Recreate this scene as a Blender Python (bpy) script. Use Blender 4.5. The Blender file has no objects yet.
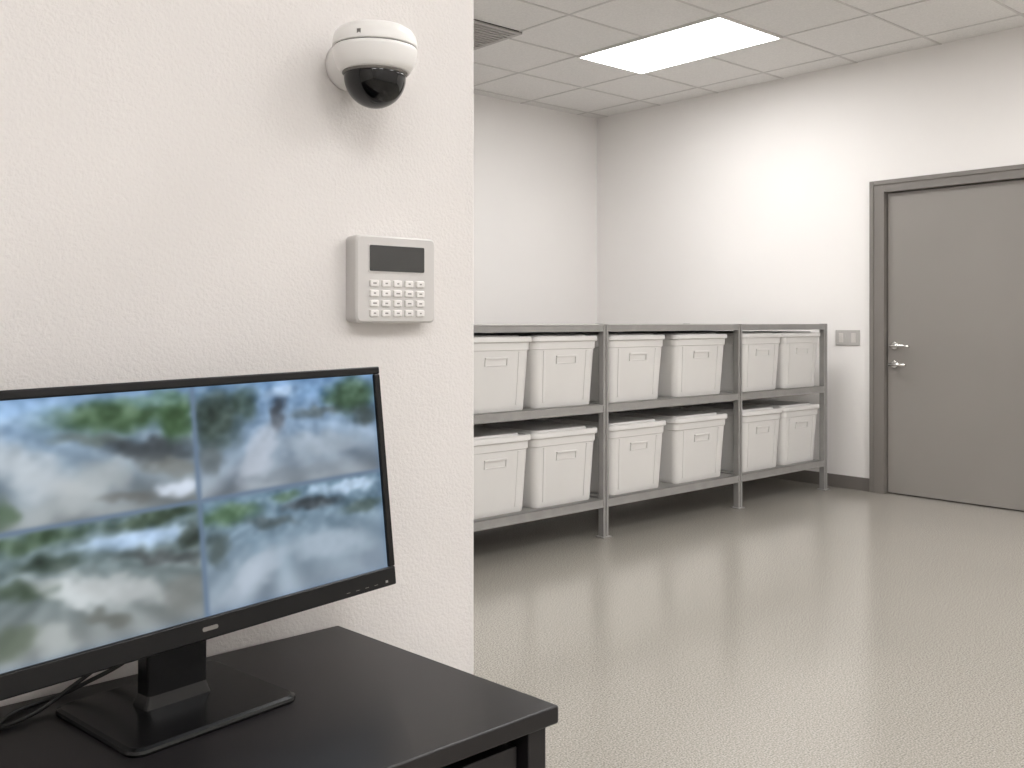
import bpy, bmesh, math
import numpy as np
from mathutils import Vector, Matrix

scene = bpy.context.scene
D = bpy.data

def lin(c):
    c = c/255.0
    return c/12.92 if c <= 0.04045 else ((c+0.055)/1.055)**2.4
def col(r, g, b): return (lin(r), lin(g), lin(b), 1)

# ---------------------------------------------------------------- materials
def mat(name, rgb, rough=0.5, metal=0.0, var=0.0, vscale=5.0, bump=0.0, bscale=100.0,
        bdist=0.002, spec=0.5, coat=0.0, emis=None, estr=0.0, vdetail=3):
    m = D.materials.new(name); m.use_nodes = True
    nt = m.node_tree; n = nt.nodes; l = nt.links
    p = n['Principled BSDF']
    c = col(*rgb)
    p.inputs['Base Color'].default_value = c
    p.inputs['Roughness'].default_value = rough
    p.inputs['Metallic'].default_value = metal
    p.inputs['Specular IOR Level'].default_value = spec
    p.inputs['Coat Weight'].default_value = coat
    tc = n.new('ShaderNodeTexCoord')
    if var > 0:
        t = n.new('ShaderNodeTexNoise'); t.inputs['Scale'].default_value = vscale
        t.inputs['Detail'].default_value = vdetail
        l.new(tc.outputs['Object'], t.inputs['Vector'])
        r = n.new('ShaderNodeValToRGB')
        r.color_ramp.elements[0].position = 0.3
        r.color_ramp.elements[1].position = 0.7
        r.color_ramp.elements[0].color = tuple(x*(1-var) for x in c[:3])+(1,)
        r.color_ramp.elements[1].color = tuple(min(1, x*(1+var)) for x in c[:3])+(1,)
        l.new(t.outputs['Fac'], r.inputs['Fac']); l.new(r.outputs['Color'], p.inputs['Base Color'])
    if bump > 0:
        t = n.new('ShaderNodeTexNoise'); t.inputs['Scale'].default_value = bscale
        t.inputs['Detail'].default_value = 3
        l.new(tc.outputs['Object'], t.inputs['Vector'])
        b = n.new('ShaderNodeBump'); b.inputs['Strength'].default_value = bump
        b.inputs['Distance'].default_value = bdist
        l.new(t.outputs['Fac'], b.inputs['Height']); l.new(b.outputs['Normal'], p.inputs['Normal'])
    if emis:
        p.inputs['Emission Color'].default_value = col(*emis)
        p.inputs['Emission Strength'].default_value = estr
    return m

M_wallF = mat('textured_wall_paint', (221,217,214), 0.85, var=0.012, vscale=3, bump=0.55, bscale=230, bdist=0.002, spec=0.2)
M_wall = mat('wall_paint', (237,234,231), 0.8, var=0.008, vscale=2, bump=0.12, bscale=90, spec=0.25)
M_ceil = mat('ceiling_tile', (230,228,225), 0.95, var=0.05, vscale=90, bump=0.3, bscale=160, spec=0.1)
M_tbar = mat('ceiling_tbar', (208,205,202), 0.6)
M_base = mat('baseboard_vinyl', (112,107,102), 0.5)
M_door = mat('door_paint', (141,136,131), 0.45, var=0.03, vscale=1.5)
M_frame = mat('door_frame_paint', (123,118,113), 0.4)
M_dark = mat('dark_gap', (20,19,18), 0.8)
M_steel = mat('shelf_galvanised', (157,155,152), 0.42, metal=0.12, var=0.06, vscale=14)
M_chrome = mat('brushed_steel', (215,213,210), 0.22, metal=0.9)
M_bin = mat('bin_plastic', (225,223,220), 0.4, var=0.01, vscale=6, spec=0.4)
M_plate = mat('switch_plate', (182,179,175), 0.4)
M_sw = mat('switch_rocker', (206,202,197), 0.35)
M_white = mat('camera_white_plastic', (232,230,227), 0.3, spec=0.5)
M_seam = mat('seam_grey', (120,116,112), 0.5)
M_smoke = mat('smoked_dome', (6,6,7), 0.04, spec=0.45)
M_kp = mat('keypad_plastic', (200,197,194), 0.45)
M_kpb = mat('keypad_button', (228,225,222), 0.4)
M_lcd = mat('keypad_lcd', (60,60,59), 0.25)
M_mark = mat('keypad_print', (140,137,134), 0.6)
M_blk = mat('monitor_black_plastic', (12,12,13), 0.28, spec=0.3)
M_blk2 = mat('monitor_stand_black', (11,11,12), 0.22, spec=0.42)
M_desk = mat('desk_black_laminate', (28,26,27), 0.33, var=0.12, vscale=8, spec=0.38)
M_deskd = mat('desk_dark_panel', (20,19,19), 0.45)
M_cable = mat('cable_rubber', (14,14,14), 0.5)
M_vent = mat('vent_metal', (180,177,173), 0.5)
M_light = mat('diffuser', (255,255,255), 0.6, emis=(253,252,252), estr=15.8)

# floor: speckled, polished epoxy
M_floor = D.materials.new('floor_epoxy'); M_floor.use_nodes = True
nt = M_floor.node_tree; n = nt.nodes; l = nt.links; p = n['Principled BSDF']
tc = n.new('ShaderNodeTexCoord')
t1 = n.new('ShaderNodeTexNoise'); t1.inputs['Scale'].default_value = 185; t1.inputs['Detail'].default_value = 4
t2 = n.new('ShaderNodeTexNoise'); t2.inputs['Scale'].default_value = .8; t2.inputs['Detail'].default_value = 2
t4 = n.new('ShaderNodeTexVoronoi'); t4.inputs['Scale'].default_value = 75
for t in (t1, t2, t4): l.new(tc.outputs['Object'], t.inputs['Vector'])
r1 = n.new('ShaderNodeValToRGB'); e = r1.color_ramp.elements
e[0].position = .34; e[0].color = col(127,122,114); e[1].position = .66; e[1].color = col(181,176,167)
r2 = n.new('ShaderNodeValToRGB'); e = r2.color_ramp.elements
e[0].position = .3; e[0].color = (.96,.96,.96,1); e[1].position = .7; e[1].color = (1,1,1,1)
r4 = n.new('ShaderNodeValToRGB'); e = r4.color_ramp.elements
e[0].position = .10; e[0].color = (.80,.79,.77,1); e[1].position = .20; e[1].color = (1,1,1,1)
mx = n.new('ShaderNodeMixRGB'); mx.blend_type = 'MULTIPLY'; mx.inputs[0].default_value = 1
mx2 = n.new('ShaderNodeMixRGB'); mx2.blend_type = 'MULTIPLY'; mx2.inputs[0].default_value = 1
l.new(t1.outputs['Fac'], r1.inputs['Fac']); l.new(t2.outputs['Fac'], r2.inputs['Fac']); l.new(t4.outputs['Distance'], r4.inputs['Fac'])
l.new(r1.outputs['Color'], mx.inputs[1]); l.new(r2.outputs['Color'], mx.inputs[2])
l.new(mx.outputs['Color'], mx2.inputs[1]); l.new(r4.outputs['Color'], mx2.inputs[2])
l.new(mx2.outputs['Color'], p.inputs['Base Color'])
mr = n.new('ShaderNodeMapRange'); mr.inputs['To Min'].default_value = .13; mr.inputs['To Max'].default_value = .21
l.new(t2.outputs['Fac'], mr.inputs['Value']); l.new(mr.outputs['Result'], p.inputs['Roughness'])
p.inputs['Specular IOR Level'].default_value = .55

# ---------------------------------------------------------------- mesh helpers
class MB:
    def __init__(self): self.bm = bmesh.new(); self.mats = []
    def mi(self, m):
        if m not in self.mats: self.mats.append(m)
        return self.mats.index(m)
    def box(self, x0, x1, y0, y1, z0, z1, m):
        i = self.mi(m); bm = self.bm
        v = [bm.verts.new((x, y, z)) for z in (z0, z1) for y in (y0, y1) for x in (x0, x1)]
        for f in ((0,2,3,1),(4,5,7,6),(0,1,5,4),(2,6,7,3),(0,4,6,2),(1,3,7,5)):
            bm.faces.new([v[k] for k in f]).material_index = i
        return v
    def loft(self, rings, m, cap0=True, cap1=True, smooth=True):
        i = self.mi(m); bm = self.bm
        R = [[bm.verts.new(c) for c in r] for r in rings]
        k = len(R[0])
        for a, b_ in zip(R[:-1], R[1:]):
            for j in range(k):
                f = bm.faces.new((a[j], a[(j+1)%k], b_[(j+1)%k], b_[j])); f.material_index = i; f.smooth = smooth
        if cap0:
            f = bm.faces.new(R[0][::-1]); f.material_index = i
        if cap1:
            f = bm.faces.new(R[-1]); f.material_index = i
    def lathe(self, prof, center, m, axis='Z', seg=48, cap0=True, cap1=True):
        c = Vector(center); rings = []
        for r, h in prof:
            ring = []
            for j in range(seg):
                a = 2*math.pi*j/seg; x, y = r*math.cos(a), r*math.sin(a)
                if axis == 'Z': v = Vector((x, y, h))
                elif axis == 'Y': v = Vector((x, h, -y))
                else: v = Vector((h, x, y))
                ring.append(c+v)
            rings.append(ring)
        self.loft(rings, m, cap0, cap1)
    def obj(self, name, loc=(0,0,0), rot=(0,0,0), parent=None, bevel=0, seg=2):
        me = D.meshes.new(name); bmesh.ops.recalc_face_normals(self.bm, faces=self.bm.faces)
        self.bm.to_mesh(me); self.bm.free()
        for m in self.mats: me.materials.append(m)
        return mkobj(name, me, loc, rot, parent, bevel, seg)

def mkobj(name, me, loc=(0,0,0), rot=(0,0,0), parent=None, bevel=0, seg=2):
    o = D.objects.new(name, me); scene.collection.objects.link(o)
    o.location = loc; o.rotation_euler = rot
    if parent: o.parent = parent
    if bevel:
        b = o.modifiers.new('bevel', 'BEVEL'); b.width = bevel; b.segments = seg
        b.limit_method = 'ANGLE'; b.angle_limit = math.radians(40); b.harden_normals = True
        for f in me.polygons: f.use_smooth = True
    return o

def rrect(hx, hy, r, z, seg=6, cx=0, cy=0):
    out = []
    for sx, sy, a0 in ((1,1,0),(-1,1,90),(-1,-1,180),(1,-1,270)):
        for k in range(seg+1):
            a = math.radians(a0+90*k/seg)
            out.append(Vector((cx+sx*(hx-r)+r*math.cos(a), cy+sy*(hy-r)+r*math.sin(a), z)))
    return out

# ---------------------------------------------------------------- room shell
RX, BY, H = 6.42, 6.08, 3.06
LX, FY = -2.6, -2.6
m = MB(); m.box(LX-.15, RX+.15, FY-.15, BY+.15, -.12, 0, M_floor); m.obj('floor')
m = MB(); m.box(LX-.15, RX+.15, FY-.15, BY+.15, H, H+.12, M_ceil); m.obj('ceiling')
m = MB(); m.box(LX, RX, BY, BY+.15, 0, H, M_wall); m.obj('wall_back')
m = MB(); m.box(LX-.15, LX, FY, BY, 0, H, M_wall); m.obj('wall_left')
m = MB(); m.box(LX, RX, FY-.15, FY, 0, H, M_wall); m.obj('wall_front')
DY0, DY1, DT = 2.24, 3.42, 2.19
m = MB()
m.box(RX, RX+.15, FY, DY0, 0, H, M_wall)
m.box(RX, RX+.15, DY1, BY, 0, H, M_wall)
m.box(RX, RX+.15, DY0, DY1, DT, H, M_wall)
m.obj('wall_right')
PW = 1.25
m = MB(); m.box(LX, 1.022, PW, PW+.16, 0, H, M_wallF); m.obj('wall_partition', bevel=.004)
m = MB(); m.box(RX-.012, RX, DY1, BY-.012, 0, .092, M_base); m.box(RX-.012, RX, FY, DY0, 0, .092, M_base)
m.obj('baseboard_right', bevel=.003)
m = MB(); m.box(LX, RX, BY-.012, BY, 0, .092, M_base); m.obj('baseboard_back', bevel=.003)

# ceiling grid
gx = [5.48+.68*k for k in range(-11, 2)]
gy = [4.74+.605*k for k in range(-12, 3)]
m = MB()
for x in gx:
    if LX < x < RX: m.box(x-.008, x+.008, FY, BY, H-.004, H, M_tbar)
for y in gy:
    if FY < y < BY: m.box(LX, RX, y-.008, y+.008, H-.0042, H, M_tbar)
m.obj('ceiling_grid')

# light panels: the first is in view, the rest added unseen for even light
def panel(x0, y0):
    x1, y1 = x0+.68, y0+1.21
    m = MB(); f = .014
    m.box(x0, x1, y0, y0+f, H-.014, H, M_white); m.box(x0, x1, y1-f, y1, H-.014, H, M_white)
    m.box(x0, x0+f, y0+f, y1-f, H-.014, H, M_white); m.box(x1-f, x1, y0+f, y1-f, H-.014, H, M_white)
    m.box(x0+f, x1-f, y0+f, y1-f, H-.010, H-.001, M_light)
    m.obj('ceiling_light_and_fill_panel')
for x0, y0 in ((4.80,3.53),(2.08,3.53),(4.80,.505),(2.08,.505),(.04,-1.915),(4.80,-1.915),(2.08,-1.915),(-1.32,-1.915),(-.64,3.53)):
    panel(x0, y0+.0)

# ceiling vent
m = MB()
vx0, vx1, vy0, vy1 = 3.5, 4.14, 4.58, 5.08
m.box(vx0, vx1, vy0, vy1, H-.008, H, M_dark)
for a in ((vx0,vx1,vy0,vy0+.03),(vx0,vx1,vy1-.03,vy1),(vx0,vx0+.03,vy0+.03,vy1-.03),(vx1-.03,vx1,vy0+.03,vy1-.03)):
    m.box(*a, H-.016, H-.004, M_vent)
k = vy0+.05
while k < vy1-.05:
    m.box(vx0+.03, vx1-.03, k, k+.022, H-.015, H-.006, M_vent); k += .04
m.obj('ceiling_air_vent')

# ---------------------------------------------------------------- door
door = D.objects.new('door_1', None); scene.collection.objects.link(door); door.location = (RX, 2.83, 0)
def dl(y): return y-2.83
m = MB(); fw = .105
for a in ((DY0,DY0+fw),(DY1-fw,DY1)):
    m.box(-.02, .13, dl(a[0]), dl(a[1]), 0, DT, M_frame)
m.box(-.02, .13, dl(DY0+fw), dl(DY1-fw), DT-.085, DT, M_frame)
m.box(-.028, -.02, dl(DY1-.03), dl(DY1), 0, DT, M_frame)
m.box(-.028, -.02, dl(DY0), dl(DY0+.03), 0, DT, M_frame)
m.box(-.028, -.02, dl(DY0+.03), dl(DY1-.03), DT-.03, DT, M_frame)
m.obj('frame', parent=door, bevel=.003)
m = MB()
m.box(.022, .066, dl(DY0+fw+.005), dl(DY1-fw-.005), .008, DT-.09, M_door)
m.obj('leaf', parent=door, bevel=.002)
m = MB(); m.box(.068, .13, dl(DY0+fw), dl(DY1-fw), .0, DT-.085, M_dark); m.obj('dark_stop', parent=door)
m = MB(); hy = dl(3.255)
for z, r in ((1.035,.028),(.905,.027)):
    m.lathe([(r,.022),(r,.012),(r*.85,.008)], (0,hy,z), M_chrome, axis='X', seg=28)
    m.lathe([(.011,.012),(.011,-.032)], (0,hy,z), M_chrome, axis='X', seg=18)
m.loft([[Vector((-.032+.009*math.cos(a), y, 1.035+dz+.011*math.sin(a))) for a in [2*math.pi*j/14 for j in range(14)]]
        for y, dz in ((hy+.012,0),(hy-.03,.001),(hy-.08,.0),(hy-.125,-.004))], M_chrome)
m.loft([[Vector((-.030+.008*math.cos(a), y, .905+.010*math.sin(a))) for a in [2*math.pi*j/14 for j in range(14)]]
        for y in (hy+.022,hy-.10)], M_chrome)
m.obj('lever_handle', parent=door)
m = MB()
for z in (.3, 1.1, 1.85):
    m.lathe([(.008,z-.05),(.008,z+.05)], (.014, dl(DY0+fw+.003), 0), M_chrome, seg=12)
m.obj('hinges', parent=door)

# light switch: one double-gang plate
m = MB()
m.box(RX-.006, RX, 3.505, 3.693, 1.03, 1.142, M_plate)
for y0 in (3.505, 3.601):
    m.box(RX-.008, RX-.005, y0+.004, y0+.088, 1.034, 1.138, M_plate)
    m.box(RX-.011, RX-.006, y0+.029, y0+.063, 1.052, 1.12, M_sw)
    m.box(RX-.0125, RX-.010, y0+.032, y0+.060, 1.087, 1.118, M_sw)
m.obj('light_switch', bevel=.0015)

# ---------------------------------------------------------------- shelving
SY0, SY1 = 3.665, 4.93
posts = [1.38, 2.66, 3.942, 5.205, 6.235]
sh = D.objects.new('metal_shelving', None); scene.collection.objects.link(sh); sh.location = (0,0,0)
m = MB()
for x in posts:
    for y in (SY0, SY1):
        s = 1 if y == SY0 else -1
        ya, yb = sorted((y, y+s*.04))
        m.box(x-.021, x-.004, ya, yb, .006, 1.188, M_steel)
        m.box(x+.004, x+.021, ya, yb, .006, 1.188, M_steel)
        m.box(x-.006, x+.006, ya+.008, yb-.008, .006, 1.187, M_steel)
        m.box(x-.034, x+.034, ya-.012, yb+.012, 0, .008, M_steel)
m.obj('posts', parent=sh, bevel=.0025)
m = MB()
levels = [(.215,.045),(.742,.045),(1.185,.038)]
for i in range(len(posts)-1):
    x0, x1 = posts[i]+.022, posts[i+1]-.022
    for zt, th in levels:
        m.box(x0, x1, SY0+.02, SY1-.02, zt-.008, zt, M_steel)
        for y0, y1 in ((SY0+.002,SY0+.020),(SY1-.020,SY1-.002)):
            m.box(x0, x1, y0, y1, zt-th, zt, M_steel)
            m.box(x0, x1, y0-.003, y1, zt-th, zt-th+.008, M_steel)
            m.box(x0, x1, y0-.003, y1, zt-.008, zt, M_steel)
        for x in (x0, x1-.02):
            m.box(x, x+.02, SY0+.02, SY1-.02, zt-th, zt-.008, M_steel)
        for f in (.33,.66):
            xx = x0+(x1-x0)*f
            m.box(xx-.02, xx+.02, SY0+.02, SY1-.02, zt-.028, zt-.008, M_steel)
m.obj('decks', parent=sh, bevel=.0015)

# storage bins
def bin_mesh(w=.50, d=.54, h=.387):
    m = MB(); hx, hy = w/2, d/2
    T = .865; T2 = .955
    R = [rrect(hx*(T-.02), hy*(T-.01), .03, 0.0), rrect(hx*T, hy*(T+.005), .036, .008),
         rrect(hx*(T+.01), hy*(T+.01), .038, .03),
         rrect(hx*.935, hy*.94, .042, h*.80), rrect(hx*T2, hy*T2, .042, h*.805), rrect(hx*.962, hy*.962, .042, h*.92)]
    m.loft(R, M_bin)
    L = [rrect(hx*.985, hy*.985, .045, h*.905), rrect(hx, hy, .047, h*.912), rrect(hx, hy, .047, h*.968),
         rrect(hx*.985, hy*.985, .045, h*.982), rrect(hx*.93, hy*.935, .04, h*.982), rrect(hx*.92, hy*.925, .04, h*.965),
         rrect(hx*.82, hy*.83, .04, h*.965), rrect(hx*.80, hy*.81, .04, h)]
    m.loft(L, M_bin)
    def fy(z):
        t = (z-.03)/(h*.80-.03); return -(hy*((T+.01)+(.94-(T+.01))*t))
    def slab(x0a, x1a, z0, x0b, x1b, z1, out=.004, sgn=1):
        v = []
        for z, xa, xb in ((z0,x0a,x1a),(z1,x0b,x1b)):
            yy = fy(z)
            v.append([Vector((xa,sgn*(yy+.01),z)),Vector((xb,sgn*(yy+.01),z)),Vector((xb,sgn*(yy-out),z)),Vector((xa,sgn*(yy-out),z))])
        m.loft(v, M_bin, smooth=False)
    for s in (1,-1):
        for xs in (-1,1):
            xa, xb = xs*hx*.60, xs*hx*.68
            slab(min(xa,xb)*.95, max(xa,xb)*.95, .03, min(xa,xb), max(xa,xb), h*.79, .003, s)
        slab(-.075, .075, h*.69, -.075, .075, h*.715, .009, s)
        slab(-.075, .075, h*.60, -.075, .075, h*.612, .004, s)
        slab(-.075, -.069, h*.60, -.075, -.069, h*.69, .006, s)
        slab(.069, .075, h*.60, .069, .075, h*.69, .006, s)
    for xs in (-1,1):
        x0, x1 = sorted((xs*hx*.93, xs*hx*.985))
        m.box(x0, x1, -.07, .07, h*.84, h*.90, M_bin)
    me = D.meshes.new('storage_bin'); bmesh.ops.recalc_face_normals(m.bm, faces=m.bm.faces); m.bm.to_mesh(me); m.bm.free()
    me.materials.append(M_bin); return me
bins = {(hk,k):bin_mesh(w,h=h) for hk,h in ((.0,.39),(.1,.408)) for k,w in (('A',.502),('B',.474),('C',.545))}
import random; random.seed(4)
xs = [(1.72,'A'),(2.29,'A'),(3.158,'A'),(3.664,'A'),(4.250,'A'),(4.845,'C'),(5.492,'B'),(5.972,'B')]
for lev, hk in ((.2152,.1),(.7422,.0)):
    for row in (0, 1):
        for x, k in xs:
            y = 3.942 if row == 0 else 4.56
            dx = random.uniform(-.003,.003) if row == 0 else random.uniform(.0,.006)
            dy = random.uniform(0,.012)
            mkobj('storage_bin', bins[(hk,k)], (x+dx, y+dy, lev), (0,0,math.radians(random.uniform(-.4,.4))), bevel=.0015, seg=1)

# ---------------------------------------------------------------- dome camera
cam_o = D.objects.new('dome_security_camera', None); scene.collection.objects.link(cam_o)
cam_o.location = (.773, 1.172, 1.581)
m = MB()
m.lathe([(.031,.078),(.035,.076),(.035,.066),(.032,.062),(.030,.0)], (-.002,0,.001), M_white, axis='Y', seg=48)
m.lathe([(.0045,.063),(.0045,.060)], (-.024,-.002,.018), M_seam, axis='Y', seg=16)
m.obj('wall_mount', parent=cam_o)
m = MB(); R = .0605
pr = [(.044,-.021),(.0475,-.0225),(.0505,-.021),(.055,-.014),(.0590,-.003),(R,.007),(R,.0115)]
m.lathe(pr, (0,0,0), M_white, seg=72)
pr = [(R,.0130),(R+.0006,.015),(R,.023),(.0588,.0300),(.0540,.0365),(.046,.0415),(.034,.0450),(.018,.0470),(.001,.0478)]
m.lathe(pr, (0,0,0), M_white, seg=72)
m.lathe([(R-.0015,.0110),(R-.0015,.0135)], (0,0,0), M_seam, seg=72)
m.obj('housing', parent=cam_o)
m = MB()
m.lathe([(.0465,-.018),(.0470,-.0235),(.0450,-.0255)], (0,0,0), M_seam, seg=64)
pr = [(.0440,-.018),(.0445,-.028)]+[(.0445*math.cos(a), -.028-.0445*math.sin(a)) for a in [math.pi/2*k/20 for k in range(1,20)]]+[(.0006,-.0725)]
m.lathe(pr, (0,0,0), M_smoke, seg=64)
m.obj('smoked_dome', parent=cam_o)
m = MB()
m.box(-.0028,.0028,-.0003,.0,-.004,.004,M_seam)
a = math.radians(215)
m.obj('screw_slot', loc=(.0604*math.cos(a), .0604*math.sin(a), .021), rot=(0,0,a+math.pi/2), parent=cam_o)

# ---------------------------------------------------------------- keypad
kp = D.objects.new('alarm_keypad', None); scene.collection.objects.link(kp); kp.location = (.8435, PW, 1.2645)
kp.scale = (1.045, 1.06, 1.05)
m = MB()
def rr_xz(hx, hz, r, y):
    return [Vector((v.x, y, v.y)) for v in rrect(hx, hz, r, 0)]
m.loft([rr_xz(.068,.061,.006,0), rr_xz(.069,.062,.007,-.004), rr_xz(.070,.063,.008,-.022), rr_xz(.0695,.0625,.008,-.0275), rr_xz(.067,.060,.007,-.030)], M_kp, smooth=False)
m.obj('case', parent=kp)
m = MB()
m.loft([rr_xz(.050,.0205,.003,-.029), rr_xz(.050,.0205,.003,-.0308)], M_kp, smooth=False)
m.loft([rr_xz(.048,.0185,.002,-.030), rr_xz(.048,.0185,.002,-.0316)], M_lcd, smooth=False)
o = m.obj('lcd_display', parent=kp, loc=(.0,0,.030))
m = MB()
for i in range(5):
    for j in range(4):
        cx = -.0405+i*.0202; cz = -.006-j*.0143
        ring = lambda hx,hz,r,y: [Vector((v.x+cx, y, v.z+cz)) for v in rr_xz(hx,hz,r,y)]
        m.loft([ring(.0074,.0050,.0018,-.0298), ring(.0072,.0048,.0018,-.0322), ring(.0062,.0038,.0015,-.0330)], M_kpb, smooth=False)
        random.seed(i*7+j)
        w = random.uniform(.0014,.0032)
        m.box(cx-w, cx+w, -.0334, -.0329, cz-.0010, cz+.0010, M_mark)
m.obj('buttons', parent=kp)

# ---------------------------------------------------------------- desk
DX0, DX1, DF, DB, DZ = -.75, .772, .811, 1.243, .75
desk = D.objects.new('office_desk', None); scene.collection.objects.link(desk)
m = MB()
q = [(DX0,DF),(.792,DF),(.755,DB),(DX0,DB)]
m.loft([[Vector((x,y,DZ-.022)) for x,y in q],[Vector((x,y,DZ)) for x,y in q]], M_desk, smooth=False)
m.obj('top', bevel=.003, parent=desk)
m = MB()
for x0, x1 in ((.752,.780),(DX0+.012, DX0+.036)):
    m.box(x0, x1, DF+.010, DF+.05, 0, DZ-.022, M_desk)
    m.box(x0-.006, min(x1,.752), DF+.05, DB-.005, 0, DZ-.022, M_desk)
m.box(.25, .268, DF+.03, DB-.005, .05, DZ-.022, M_deskd)
m.box(-.27, -.252, DF+.03, DB-.005, .05, DZ-.022, M_deskd)
m.box(DX0+.036, .748, DB-.02, DB-.008, .10, DZ-.022, M_deskd)
m.box(.268, .748, DF+.03, DB-.02, .05, .066, M_deskd)
m.obj('side_panels', parent=desk, bevel=.002)
m = MB()
for z0, z1 in ((.52,.708),(.30,.51),(.075,.29)):
    m.box(.272, .745, DF+.022, DF+.038, z0, z1, M_desk)
    m.box(.44, .56, DF+.004, DF+.012, z0+.08, z0+.092, M_chrome)
    for x in (.445,.55): m.box(x, x+.008, DF+.012, DF+.022, z0+.08, z0+.092, M_chrome)
m.box(-.25, .248, DF+.025, DF+.04, .63, .715, M_desk)
m.obj('drawer_fronts', parent=desk, bevel=.002)

# ---------------------------------------------------------------- monitor
mon = D.objects.new('security_monitor', None); scene.collection.objects.link(mon)
mon.location = (.454, 1.103, DZ); mon.rotation_euler = (0,0,math.radians(8))
m = MB()
m.loft([rrect(.105,.093,.016,0), rrect(.106,.094,.017,.003), rrect(.105,.093,.016,.006), rrect(.101,.089,.014,.008)], M_blk2, smooth=False)
m.obj('base', parent=mon)
m = MB()
m.loft([rrect(.043,.018,.005,.006,cy=.012), rrect(.038,.014,.005,.022,cy=.012), rrect(.038,.013,.005,.20,cy=.010)], M_blk2, smooth=False)
m.obj('neck', parent=mon)
HW, HH = .288, .300
pan = D.objects.new('display_panel', None); scene.collection.objects.link(pan); pan.parent = mon
pan.location = (.013, -.037, .0850); pan.rotation_euler = (math.radians(-6), math.radians(-.75), 0)
bs, bt, bb = .0105, .0105, .025
m = MB()
m.box(-HW, HW, -.012, .012, 0, bb, M_blk); m.box(-HW, HW, -.012, .012, HH-bt, HH, M_blk)
m.box(-HW, -HW+bs, -.012, .012, bb, HH-bt, M_blk); m.box(HW-bs, HW, -.012, .012, bb, HH-bt, M_blk)
m.obj('bezel', parent=pan, bevel=.0022, seg=3)
m = MB()
m.box(-HW+.004, HW-.004, -.002, .018, .004, HH-.004, M_blk)
m.loft([[Vector((v.x, .018, v.y+HH/2)) for v in rrect(.20,.115,.02,0)], [Vector((v.x, .036, v.y+HH/2)) for v in rrect(.17,.09,.02,0)]], M_blk, smooth=False)
m.obj('rear_shell', parent=pan)
m = MB()
m.loft([[Vector((v.x, y, v.y+.0125)) for v in rrect(.010,.0024,.0022,0)] for y in (-.0115,-.0124)], M_seam, smooth=False)
m.obj('badge', parent=pan)
m = MB()
for k in range(4): m.box(HW-.040-k*.016, HW-.034-k*.016, -.0122, -.0118, .006, .0066, M_seam)
m.box(HW-.020, HW-.016, -.0124, -.0118, .0055, .0085, M_mark)
m.obj('controls', parent=pan)

# screen picture (four out-of-focus CCTV feeds) as colour attribute
NX, NY = 400, 225
def s2l(a):
    a = np.clip(a,0,255)/255.; return np.where(a<=.04045, a/12.92, ((a+.055)/1.055)**2.4)
def feed(A, B, top, bot, blobs, vp, streak, seed):
    C = bot[None,None,:]*(1-B[...,None]) + top[None,None,:]*B[...,None]
    rng = np.random.RandomState(seed)
    ang = np.arctan2(B-vp[1], A-vp[0]); s = np.zeros_like(A)
    for k in range(7):
        f = rng.uniform(5, 26); s += np.sin(ang*f+rng.uniform(0,6.28))/7**.5
    rad = np.clip(np.hypot(A-vp[0], B-vp[1])*1.6, 0, 1)
    msk = 1/(1+np.exp((B-vp[1]+.02)*22))
    C = C + (s*streak*rad*msk)[...,None]*np.array([1.,1.,.98])
    def vn(n1):
        g = rng.uniform(-1,1,(n1+2,n1*2+2)); x = A*(n1*1.6); y = B*n1
        xi = np.clip(x.astype(int),0,n1*2); yi = np.clip(y.astype(int),0,n1); fx = x-xi; fy = y-yi
        fx = fx*fx*(3-2*fx); fy = fy*fy*(3-2*fy)
        return (g[yi,xi]*(1-fx)+g[yi,xi+1]*fx)*(1-fy)+(g[yi+1,xi]*(1-fx)+g[yi+1,xi+1]*fx)*fy
    wx, wy = vn(9)*.028+vn(17)*.016, vn(9)*.034+vn(17)*.02      # ragged outlines
    for cx, cy, rx, ry, an, c, al in blobs:
        t = math.radians(an); dx, dy = A+wx-cx, B+wy-cy
        X = (dx*math.cos(t)+dy*math.sin(t))/rx; Y = (-dx*math.sin(t)+dy*math.cos(t))/ry
        w = np.exp(-(X*X+Y*Y)**2.1)*al
        C = C*(1-w[...,None]) + np.array(c,float)[None,None,:]*w[...,None]
    q = vn(7)*18+vn(13)*22+vn(24)*18
    up = .08+.92/(1+np.exp(-(B-vp[1]+.14)*12))
    return C + (q*up)[...,None]
G=(66,92,58); DG=(36,50,38); DK=(46,50,50); SK=(150,182,212); WH=(220,226,232); BR=(92,88,78); PB=(130,154,176)
U, V = np.meshgrid(np.linspace(0,1,NX), np.linspace(0,1,NY))
A = np.where(U<.5, U*2, U*2-1); B = np.where(V<.5, V*2, V*2-1)
A = np.clip(A,0,1); B = np.clip(B,0,1)
arr = lambda *c: np.array(c, float)
TL = feed(A,B,arr(132,162,188),arr(132,136,132),[
    (.30,.93,.20,.07,0,SK,.8),(.22,.72,.10,.10,0,PB,.7),(.66,.80,.26,.13,-6,G,.95),(.92,.74,.10,.22,0,(48,76,40),.95),(.80,.93,.22,.05,0,(100,132,104),.6),
    (.56,.64,.16,.05,-18,(104,112,100),.7),(.80,.50,.22,.10,-24,DK,.8),(.90,.34,.16,.07,-30,(112,112,102),.7),
    (.34,.42,.10,.36,30,(202,205,202),.75),(.55,.28,.12,.22,-42,(186,188,182),.7),(.42,.12,.18,.07,0,(166,170,166),.5),
    (.92,.14,.09,.08,0,WH,.9),(.70,.12,.14,.05,-14,BR,.5),(.21,.14,.05,.12,0,(74,96,66),.75)],(.30,.74),20,1)
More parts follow.
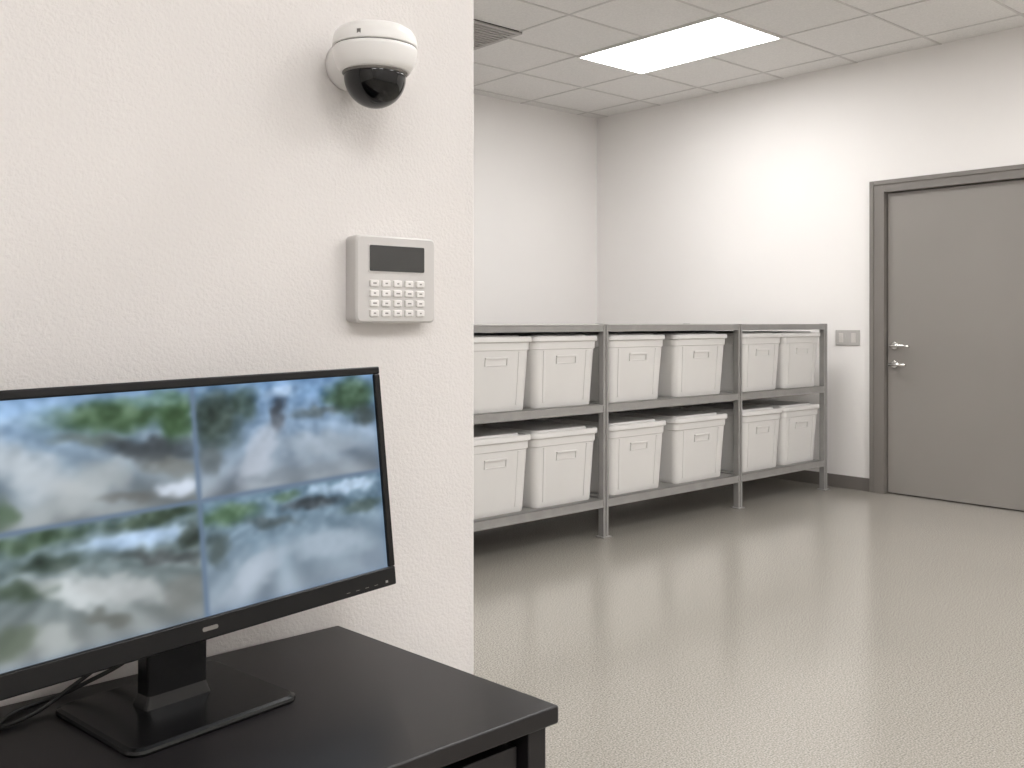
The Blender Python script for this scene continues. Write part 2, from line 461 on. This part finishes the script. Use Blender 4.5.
TR = feed(A,B,arr(126,160,192),arr(136,142,144),[
    (.10,.70,.15,.27,0,DG,.9),(.24,.84,.07,.16,0,(58,76,64),.8),(.42,.68,.045,.15,0,(34,38,42),.85),(.44,.88,.10,.07,0,(196,216,234),.8),
    (.62,.86,.12,.08,0,(104,138,170),.7),(.86,.80,.16,.19,0,(54,80,50),.9),(.66,.66,.16,.05,-6,(70,80,78),.75),(.93,.58,.10,.10,0,(50,60,54),.8),
    (.32,.34,.09,.30,-20,(196,200,204),.75),(.66,.36,.24,.12,-12,(172,180,184),.65),(.07,.34,.07,.16,0,(84,90,86),.7),(.50,.12,.3,.06,0,(122,130,134),.5)],(.42,.66),19,5)
BL = feed(A,B,arr(98,118,118),arr(136,138,132),[
    (.30,.92,.22,.07,6,(62,82,56),.85),(.80,.93,.22,.05,0,(58,74,54),.85),(.72,.77,.26,.08,-4,(188,210,230),.95),(.40,.74,.14,.07,4,DG,.85),(.96,.72,.06,.1,0,(50,60,50),.8),
    (.84,.58,.20,.05,-22,(66,70,68),.8),(.28,.56,.14,.06,-34,(56,70,50),.8),(.46,.46,.06,.22,38,(214,216,210),.85),(.64,.40,.24,.09,-38,(194,194,188),.75),(.52,.50,.22,.06,-60,(196,198,192),.6),
    (.60,.20,.13,.05,-44,(92,92,82),.65),(.24,.20,.09,.12,0,(84,94,72),.7),(.38,.14,.08,.14,24,(184,186,178),.7),(.90,.26,.10,.14,0,(116,116,108),.6)],(.48,.72),30,9)
BR_ = feed(A,B,arr(100,126,140),arr(142,152,158),[
    (.14,.84,.15,.11,0,(66,94,58),.85),(.42,.92,.08,.06,0,G,.7),(.80,.90,.17,.07,0,(198,216,230),.85),(.58,.80,.16,.055,-8,(48,54,56),.85),(.60,.93,.05,.05,0,(180,200,215),.7),
    (.88,.68,.14,.07,0,(66,82,74),.8),(.36,.70,.14,.05,-16,(72,82,80),.75),(.30,.54,.12,.06,-8,(120,142,154),.7),(.24,.28,.12,.26,-28,(194,201,206),.7),
    (.64,.38,.26,.14,-16,(180,190,196),.65),(.92,.14,.1,.12,0,(124,136,146),.6),(.07,.55,.05,.16,0,(58,68,60),.7)],(.36,.78),22,14)
img = np.where((V>=.5)[...,None], np.where((U<.5)[...,None],TL,TR), np.where((U<.5)[...,None],BL,BR_))
def blur(I, n):
    for _ in range(n):
        P = np.pad(I, ((1,1),(1,1),(0,0)), mode='edge')
        I = (P[:-2,1:-1]+P[2:,1:-1]+P[1:-1,:-2]+P[1:-1,2:]+2*P[1:-1,1:-1])/6
    return I
img = blur(img, 7)
ln = np.maximum(np.exp(-((U-.5)/.0075)**2), np.exp(-((V-.5)/.012)**2))*.85
img = img*(1-ln[...,None]) + arr(100,118,136)*ln[...,None]
edge = np.minimum(np.minimum(U,1-U)*1.78, np.minimum(V,1-V)); ed = np.exp(-edge/.018)*.4
img = img*(1-ed[...,None]) + arr(92,118,148)*ed[...,None]
rgba = np.ones((NY*NX,4)); rgba[:,:3] = s2l(img*arr(.98,1.0,1.04)).reshape(-1,3)
sx0, sx1, sz0, sz1 = -HW+bs-.001, HW-bs+.001, bb-.001, HH-bt+.001
X = (sx0+(sx1-sx0)*U).ravel(); Z = (sz0+(sz1-sz0)*V).ravel()
verts = np.stack([X, np.full_like(X,-.0075), Z],1)
ii = np.arange(NY*NX).reshape(NY,NX)
faces = np.stack([ii[:-1,:-1].ravel(), ii[:-1,1:].ravel(), ii[1:,1:].ravel(), ii[1:,:-1].ravel()],1)
me = D.meshes.new('screen'); me.from_pydata(verts.tolist(), [], faces.tolist())
ca = me.color_attributes.new('feed', 'FLOAT_COLOR', 'POINT'); ca.data.foreach_set('color', rgba.ravel().astype(np.float32))
M_scr = D.materials.new('screen_picture'); M_scr.use_nodes = True
nn = M_scr.node_tree; p = nn.nodes['Principled BSDF']; at = nn.nodes.new('ShaderNodeAttribute'); at.attribute_name = 'feed'
p.inputs['Base Color'].default_value = (.008,.008,.01,1); p.inputs['Roughness'].default_value = .5; p.inputs['Specular IOR Level'].default_value = .15
nn.links.new(at.outputs['Color'], p.inputs['Emission Color']); p.inputs['Emission Strength'].default_value = 1.02
me.materials.append(M_scr)
mkobj('screen', me, parent=pan)

# cables
def cable(name, pts, r):
    cu = D.curves.new(name,'CURVE'); cu.dimensions='3D'; cu.bevel_depth=r; cu.bevel_resolution=4; cu.resolution_u=16
    s = cu.splines.new('BEZIER'); s.bezier_points.add(len(pts)-1)
    for bp, q in zip(s.bezier_points, pts):
        bp.co = q; bp.handle_left_type = bp.handle_right_type = 'AUTO'
    cu.materials.append(M_cable)
    o = D.objects.new(name, cu); scene.collection.objects.link(o); return o
cb = D.objects.new('monitor_cables', None); scene.collection.objects.link(cb)
for i, pts in enumerate((
    [(.45,1.165,.90),(.43,1.19,.82),(.36,1.20,.765),(.29,1.17,.7535),(.20,1.18,.7535),(.05,1.215,.7535)],
    [(.46,1.165,.90),(.45,1.20,.80),(.38,1.225,.757),(.30,1.20,.7535),(.24,1.12,.7535),(.12,1.12,.7535),(.0,1.19,.7535)])):
    c = cable('cable_%d'%(i+1), pts, .0026); c.parent = cb

# ---------------------------------------------------------------- world, camera
w = D.worlds.new('World'); scene.world = w; w.use_nodes = True
w.node_tree.nodes['Background'].inputs[0].default_value = (.8,.8,.8,1)
w.node_tree.nodes['Background'].inputs[1].default_value = .3
cd = D.cameras.new('Camera'); cam = D.objects.new('Camera', cd); scene.collection.objects.link(cam)
cam.location = (0,0,1.2); cam.rotation_euler = (math.radians(90),0,math.radians(-41.5))
cd.sensor_width = 36; cd.lens = 963/1024*36; cd.shift_y = -62/1024; cd.clip_start = .02
scene.camera = cam
scene.view_settings.view_transform = 'Standard'
scene.view_settings.look = 'None'
